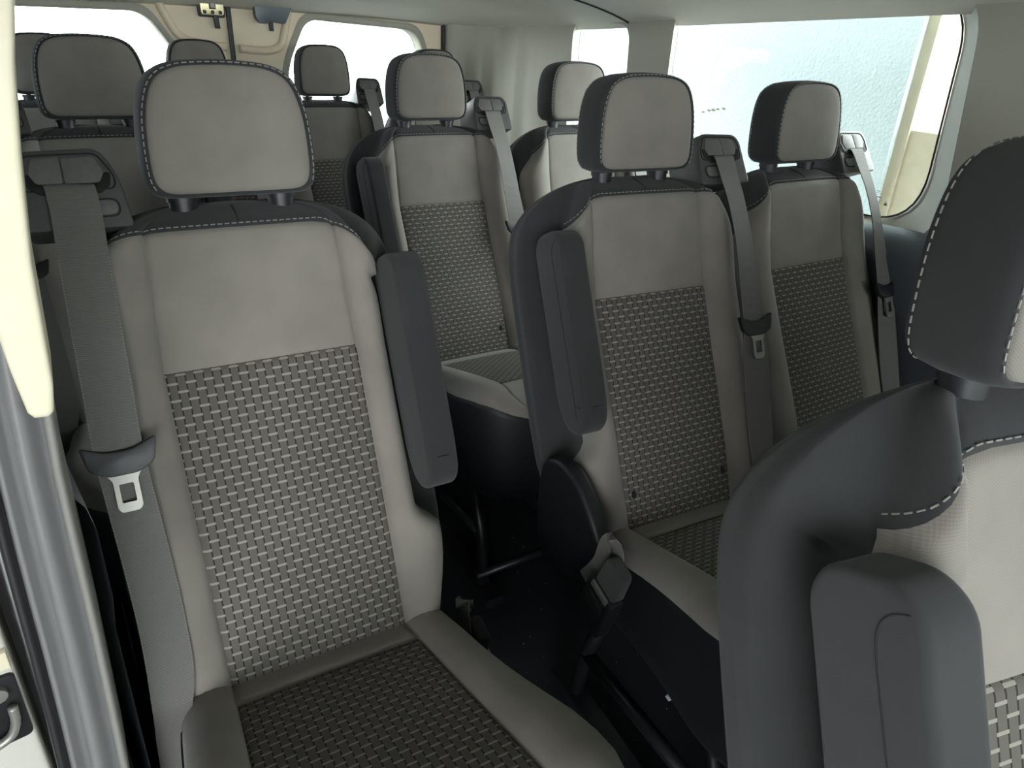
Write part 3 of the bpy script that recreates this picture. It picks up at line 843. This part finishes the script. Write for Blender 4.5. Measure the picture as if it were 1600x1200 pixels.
    for dz, ins, dy in ((0.004, 0.004, 0.0), (-0.004, -0.003, 0), (-0.012, -0.004, 0), (-0.05, -0.002, 0), (-0.09, 0.006, 0.0), (-0.125, 0.022, 0.02), (-0.150, 0.05, 0.05), (-0.155, 0.075, 0.06)):
        ring = []
        for u, y, z in outline:
            k = 1-ins/0.22
            zz = z+dz if dz > -0.02 else z+(-0.195-z)*min(1.0, (-dz-0.012)/0.143)
            ring.append((m*u*k, -0.2+(y+0.2)*(1-ins/0.27) + dy*0.3, ZJ+max(zz, -0.25)))
        rings.append(ring)
    sk = loft('seat_skirt', rings, 'skirt_plastic', root)
    V = [Vector(p) for p in rings[-1]]
    build('seat_pan', V, [tuple(range(len(V)))], 'skirt_plastic', root, smooth=False)
    # frame: two leg frames on floor tracks, cross tube
    for su in (-0.15, 0.15):
        V, F = [], []
        for path in ([(su, -0.30, 0.30), (su, -0.34, 0.18), (su, -0.36, 0.03)], [(su, -0.02, 0.30), (su, 0.03, 0.16), (su, 0.05, 0.03)], [(su, -0.34, 0.17), (su, 0.03, 0.15)]):
            v, f = tube_data([Vector((m*a, b, c)) for a, b, c in path], 0.014, 8); add_to(V, F, v, f)
        build('leg_frame', V, F, 'dark_steel', root)
        box('floor_track', (m*su-0.022, -0.42, 0.0), (m*su+0.022, 0.12, 0.028), 'dark_steel', root, 0.005)
    V, F = tube_data([(-0.17, -0.36, 0.06), (0.17, -0.36, 0.06)], 0.011, 8)
    build('cross_tube', V, F, 'dark_steel', root)
    # recliner shield on the armrest side
    if shield:
        sp = rounded([(0.077, 0.598), (0.118, 0.572), (0.130, 0.50), (0.118, 0.40), (0.085, 0.372), (0.02, 0.385), (-0.075, 0.44), (-0.090, 0.50), (-0.030, 0.562), (0.02, 0.598)], 0.05, 6)
        sh = prism('recliner_shield', sp, lambda a, b, d: Vector((-m*d, a, b)), 0.205, 0.236, 'black_plastic', root, 0.009, 3)
    if buckle:
        # inboard buckle hanging on its strap beside the cushion
        a0 = Vector((-m*0.243, -0.03, 0.43)); 
        def ribbon(nm, pts, wdt, side, mat, par):
            V, F, UV = [], [], []
            P = smooth_path(pts, 5); L = 0
            for i, p in enumerate(P):
                if i: L += (p-P[i-1]).length
                t = (P[min(i+1, len(P)-1)]-P[max(i-1, 0)]).normalized()
                s = (side - t*side.dot(t)).normalized(); nrm = s.cross(t)*0.0009
                V += [p-s*wdt/2-nrm, p+s*wdt/2-nrm, p+s*wdt/2+nrm, p-s*wdt/2+nrm]
                UV += [(0, L), (wdt, L), (wdt, L), (0, L)]
            for i in range(len(P)-1):
                for k in range(4):
                    F.append((4*i+k, 4*i+(k+1) % 4, 4*i+4+(k+1) % 4, 4*i+4+k))
            F += [(3, 2, 1, 0), tuple(4*(len(P)-1)+k for k in range(4))]
            o = build(nm, V, F, mat, par, UV, smooth=False); return o
        ribbon('buckle_strap', [Vector((-m*(a+boff[0]), b+boff[1], c+boff[2])) for a, b, c in ((0.244, -0.055, 0.445), (0.247, -0.09, 0.50), (0.248, -0.105, 0.555), (0.242, -0.118, 0.562), (0.240, -0.135, 0.52))], 0.030, Vector((0, 0.8, -0.35)), 'belt_webbing', root)
        bq = Matrix.Rotation(0.5, 3, 'X')
        def bmap(a, b, d): # a across, b along the buckle (down), d outwards
            along = Vector((-m*0.02, 0.30, -0.95)).normalized(); across = Vector((0, -0.95, -0.30)).normalized()
            return Vector((-m*(0.243+boff[0]), -0.145+boff[1], 0.535+boff[2])) + across*a + along*b + Vector((-m*1, 0, 0))*d
        prism('buckle_boot', rounded([(-0.022, -0.012), (0.022, -0.012), (0.026, 0.05), (-0.026, 0.05)], 0.012), bmap, -0.002, 0.020, 'charcoal_knit', root, 0.006, 3)
        bb = prism('belt_buckle', rounded([(-0.031, 0.045), (0.031, 0.045), (0.033, 0.135), (-0.033, 0.135)], 0.007), bmap, 0.0, 0.026, 'black_plastic', root, 0.004, 2)
        prism('buckle_tongue', rounded([(-0.021, 0.043), (0.021, 0.043), (0.021, 0.054), (-0.021, 0.054)], 0.002), bmap, 0.024, 0.0285, 'bright_steel', bb, 0.001)
        prism('press_button', rounded([(-0.019, 0.066), (0.019, 0.066), (0.019, 0.092), (-0.019, 0.092)], 0.004), bmap, 0.024, 0.028, 'slot_black', bb, 0.001)
    # ---------------- belt housing, belt, tongue
    if tower:
        U0, V0 = 0.181, 0.636
        hp = rounded([(-0.058, -0.050), (0.054, -0.050), (0.056, 0.030), (0.046, 0.044), (-0.036, 0.047), (-0.052, 0.012)], [0.006, 0.008, 0.012, 0.012, 0.014, 0.03], 4)
        tm = lambda a, b, d: bk(m*(U0+a), V0+b, d-0.010*(b/0.05))
        hb = prism('belt_housing', hp, tm, -0.085, 0.004, 'housing_plastic', root, 0.007, 3)
        bez = rounded([(-0.046, -0.004), (0.046, -0.004), (0.048, 0.026), (0.040, 0.038), (-0.032, 0.040), (-0.047, 0.012)], 0.008, 4)
        V, F = tube_data([tm(a, b, 0.0042) for a, b in bez], 0.0011, 5, True)
        build('bezel_groove', V, F, 'slot_black', hb)
        for x0, x1 in ((-0.037, 0.0045), (0.006, 0.0385)):
            fp = rounded([(x0+(0.006 if x0 < 0 else 0), 0.004), (x1-(0.006 if x1 > 0.02 else 0), 0.004), (x1, 0.016), (x1-(0.004 if x1 > 0.02 else 0), 0.034), (x0+(0.008 if x0 < 0 else 0), 0.036), (x0, 0.016)], 0.003, 3)
            prism('housing_flap', fp, tm, 0.002, 0.0065, 'flap_plastic', hb, 0.0012, 2)
        slot = rounded([(-0.030, -0.009), (0.030, -0.009), (0.041, -0.001), (0.0445, 0.016), (0.0375, 0.016), (0.031, 0.004), (-0.029, 0.004), (-0.036, 0.016), (-0.0435, 0.016), (-0.041, 0.0)], 0.003, 3)
        prism('belt_slot', slot, tm, 0.002, 0.0056, 'slot_black', hb, 0.0005, 1)
        bt = rounded([(-0.044, -0.035), (-0.020, -0.035), (-0.020, -0.018), (-0.044, -0.018)], [0.008, 0.001, 0.001, 0.008], 4)
        prism('release_button', bt, tm, 0.002, 0.0068, 'flap_plastic', hb, 0.0015, 2)
        V, F = tube_data([tm(a, b, 0.0048) for a, b in rounded([(-0.046, -0.037), (-0.018, -0.037), (-0.018, -0.016), (-0.046, -0.016)], [0.009, 0.001, 0.001, 0.009], 4)], 0.0009, 5, True)
        build('button_groove', V, F, 'slot_black', hb)
        if belt:
            bp = [(0.183, 0.640, 0.004), (0.181, 0.632, 0.012), (0.180, 0.60, 0.020), (0.182, 0.55, 0.030), (0.184, 0.48, 0.036), (0.186, 0.40, 0.036), (0.188, 0.335, 0.036), (0.186, 0.27, 0.034), (0.183, 0.20, 0.032), (0.181, 0.12, 0.030), (0.183, 0.05, 0.029), (0.190, 0.0, 0.027), (0.197, -0.04, 0.02), (0.200, -0.09, 0.005)]
            P = smooth_path([Vector(p) for p in bp], 4)
            V, F, UV = [], [], []; Ls = 0
            for i, p in enumerate(P):
                if i: Ls += (p-P[i-1]).length
                wh = 0.0255*(1-0.35*sstep(-p.y, -0.06, 0.06))
                tw = 0.006*math.sin(p.y*9)
                for su, dd in ((-1, -0.0008), (1, -0.0008), (1, 0.0008), (-1, 0.0008)):
                    V.append(bk(m*(p.x+su*wh), p.y+su*0.0015, p.z+dd+su*tw)); UV.append((su*wh, Ls))
            for i in range(len(P)-1):
                for k in range(4): F.append((4*i+k, 4*i+(k+1) % 4, 4*i+4+(k+1) % 4, 4*i+4+k))
            F += [(3, 2, 1, 0), tuple(4*(len(P)-1)+k for k in range(4))]
            sb = build('seat_belt', V, F, 'belt_webbing', root, UV, smooth=False, flip=not fl)
            if detail >= 2:
                for s in (-1, 1):
                    pth = [bk(m*(p.x+s*0.0245), p.y+s*0.0015, p.z+0.0012+s*0.006*math.sin(p.y*9)) for p in P if 0.05 < p.y < 0.56]
                    stitches('edge_thread', pth, sb, 0.0016, 0.0022, 0.0005)
            tg = lambda a, b, d: bk(m*(0.187+a), 0.325+b, 0.039+d)
            tp = rounded([(-0.040, 0.016), (-0.034, -0.014), (-0.016, -0.024), (0.016, -0.024), (0.034, -0.014), (0.040, 0.016), (0.028, 0.010), (0.012, 0.004), (-0.012, 0.004), (-0.028, 0.010)], 0.006, 4)
            tongue = prism('belt_tongue', tp, tg, -0.003, 0.006, 'black_plastic', sb, 0.002, 2)
            # steel tongue plate with its window
            ou = rounded([(-0.019, -0.020), (-0.013, -0.030), (-0.013, -0.062), (-0.009, -0.067), (0.009, -0.067), (0.013, -0.062), (0.013, -0.030), (0.019, -0.020)], 0.002, 2)
            inn = rounded([(-0.0075, -0.034), (-0.0075, -0.056), (0.0075, -0.056), (0.0075, -0.034)], 0.0015, 2)
            polys = [[Vector((a, b, 0)) for a, b in ou], [Vector((a, b, 0)) for a, b in inn]]
            tris = tessellate_polygon(polys); flat = [p for q in polys for p in q]; N = len(flat)
            V = [tg(p.x, p.y, 0.0015) for p in flat] + [tg(p.x, p.y, 0.0040) for p in flat]
            F = [tuple(t) for t in tris] + [tuple(i+N for i in reversed(t)) for t in tris]
            for st, cnt in ((0, len(ou)), (len(ou), len(inn))):
                for k in range(cnt):
                    a, b = st+k, st+(k+1) % cnt
                    F.append((a, b, b+N, a+N))
            me = build('tongue_plate', V, F, 'bright_steel', sb, smooth=False)
            bm = bmesh.new(); bm.from_mesh(me.data); bmesh.ops.recalc_face_normals(bm, faces=bm.faces); bm.to_mesh(me.data); bm.free()
    return root

make_seat((0.182, 0.718, 0.013), -0.027, -1, True, 'nearest single seat on the left, facing the camera, beside the cream pillar', shield=False, caps=False, boff=(-0.03, 0.11, -0.10))
make_seat((0.8545, 0.722, 0.012), -0.075, 1, True, 'aisle seat with folded armrest and loose belt buckle, right of the dark floor gap')
make_seat((1.342, 0.748, 0.005), 0.014, 1, False, 'window seat with its headrest against the large side window, by the dark wall ledge', shield=False, buckle=False)
make_seat((0.847, 1.517, 0.008), 0.001, 1, True, 'aisle seat in the next row back, seen above the floor gap, armrest folded', detail=1)
make_seat((1.323, 1.525, 0.001), 0.0095, 1, False, 'window seat in the next row back, against the pillar between the side windows', detail=1, shield=False, buckle=False)
make_seat((0.101, 1.518, 0.018), 0.029, -1, True, 'single seat directly behind the nearest left seat, only its headrest and top showing', detail=1, shield=False)
make_seat((0.533, -0.070, 0.02), -0.20, 1, True, 'closest seat cut off by the right picture edge, large folded armrest in front')
make_seat((1.013, -0.168, 0.02), -0.20, 1, False, 'window seat beside the closest seat, beyond the right picture edge', detail=0, shield=False, buckle=False)
for i, (x, lab) in enumerate(((0.022, 'rearmost row seat partly hidden by the cream pillar at far left'), (0.430, 'rearmost row seat whose headrest top peeks over the nearest headrest'), (0.823, 'rearmost row seat standing alone against the right rear door window'), (1.237, 'rearmost row seat hidden behind the headrest of the aisle seat'))):
    make_seat((x, 2.29, 0.0), 0.0, 1, False, lab, detail=0, sx=0.86, shield=False, buckle=False)

# ================================================================== SMALL THINGS
q = [(-0.010, -0.006), (0.008, -0.009), (0.011, 0.004), (0.003, 0.009), (-0.009, 0.006)]
V = [(a, b, 0.001+0.003*((i*7) % 3)/2) for i, (a, b) in enumerate(q)] + [(a, b, 0.002+0.003*((i*7) % 3)/2) for i, (a, b) in enumerate(q)]
F = [(4, 3, 2, 1, 0), (5, 6, 7, 8, 9)] + [(i, (i+1) % 5, 5+(i+1) % 5, 5+i) for i in range(5)]
ps = build('paper_scrap', V, F, 'paper', smooth=False); ps.location = (0.896, 0.694, 0.0)
tag(ps, 'small torn white scrap of paper on the dark floor', 'paper')
V, F = [], []
for i in range(150):
    x = random.uniform(0.45, 1.0); y = random.uniform(0.35, 1.35); s = random.choice((0.0006, 0.0008, 0.001, 0.0016))
    z = s*0.6
    c = Vector((x, y, z))
    v = [c+Vector((s*random.uniform(.6, 1.2)*sx_, s*random.uniform(.6, 1.2)*sy_, s*0.6*sz_)) for sx_, sy_, sz_ in ((1, 0, 0), (-1, 0, 0), (0, 1, 0), (0, -1, 0), (0, 0, 1), (0, 0, -1))]
    add_to(V, F, v, [(0, 2, 4), (2, 1, 4), (1, 3, 4), (3, 0, 4), (2, 0, 5), (1, 2, 5), (3, 1, 5), (0, 3, 5)])
cr = build('crumbs', V, F, 'crumb', smooth=False)
cr['kind'] = 'stuff'; tag(cr, 'tiny pale crumbs scattered over the aisle floor', 'crumbs')
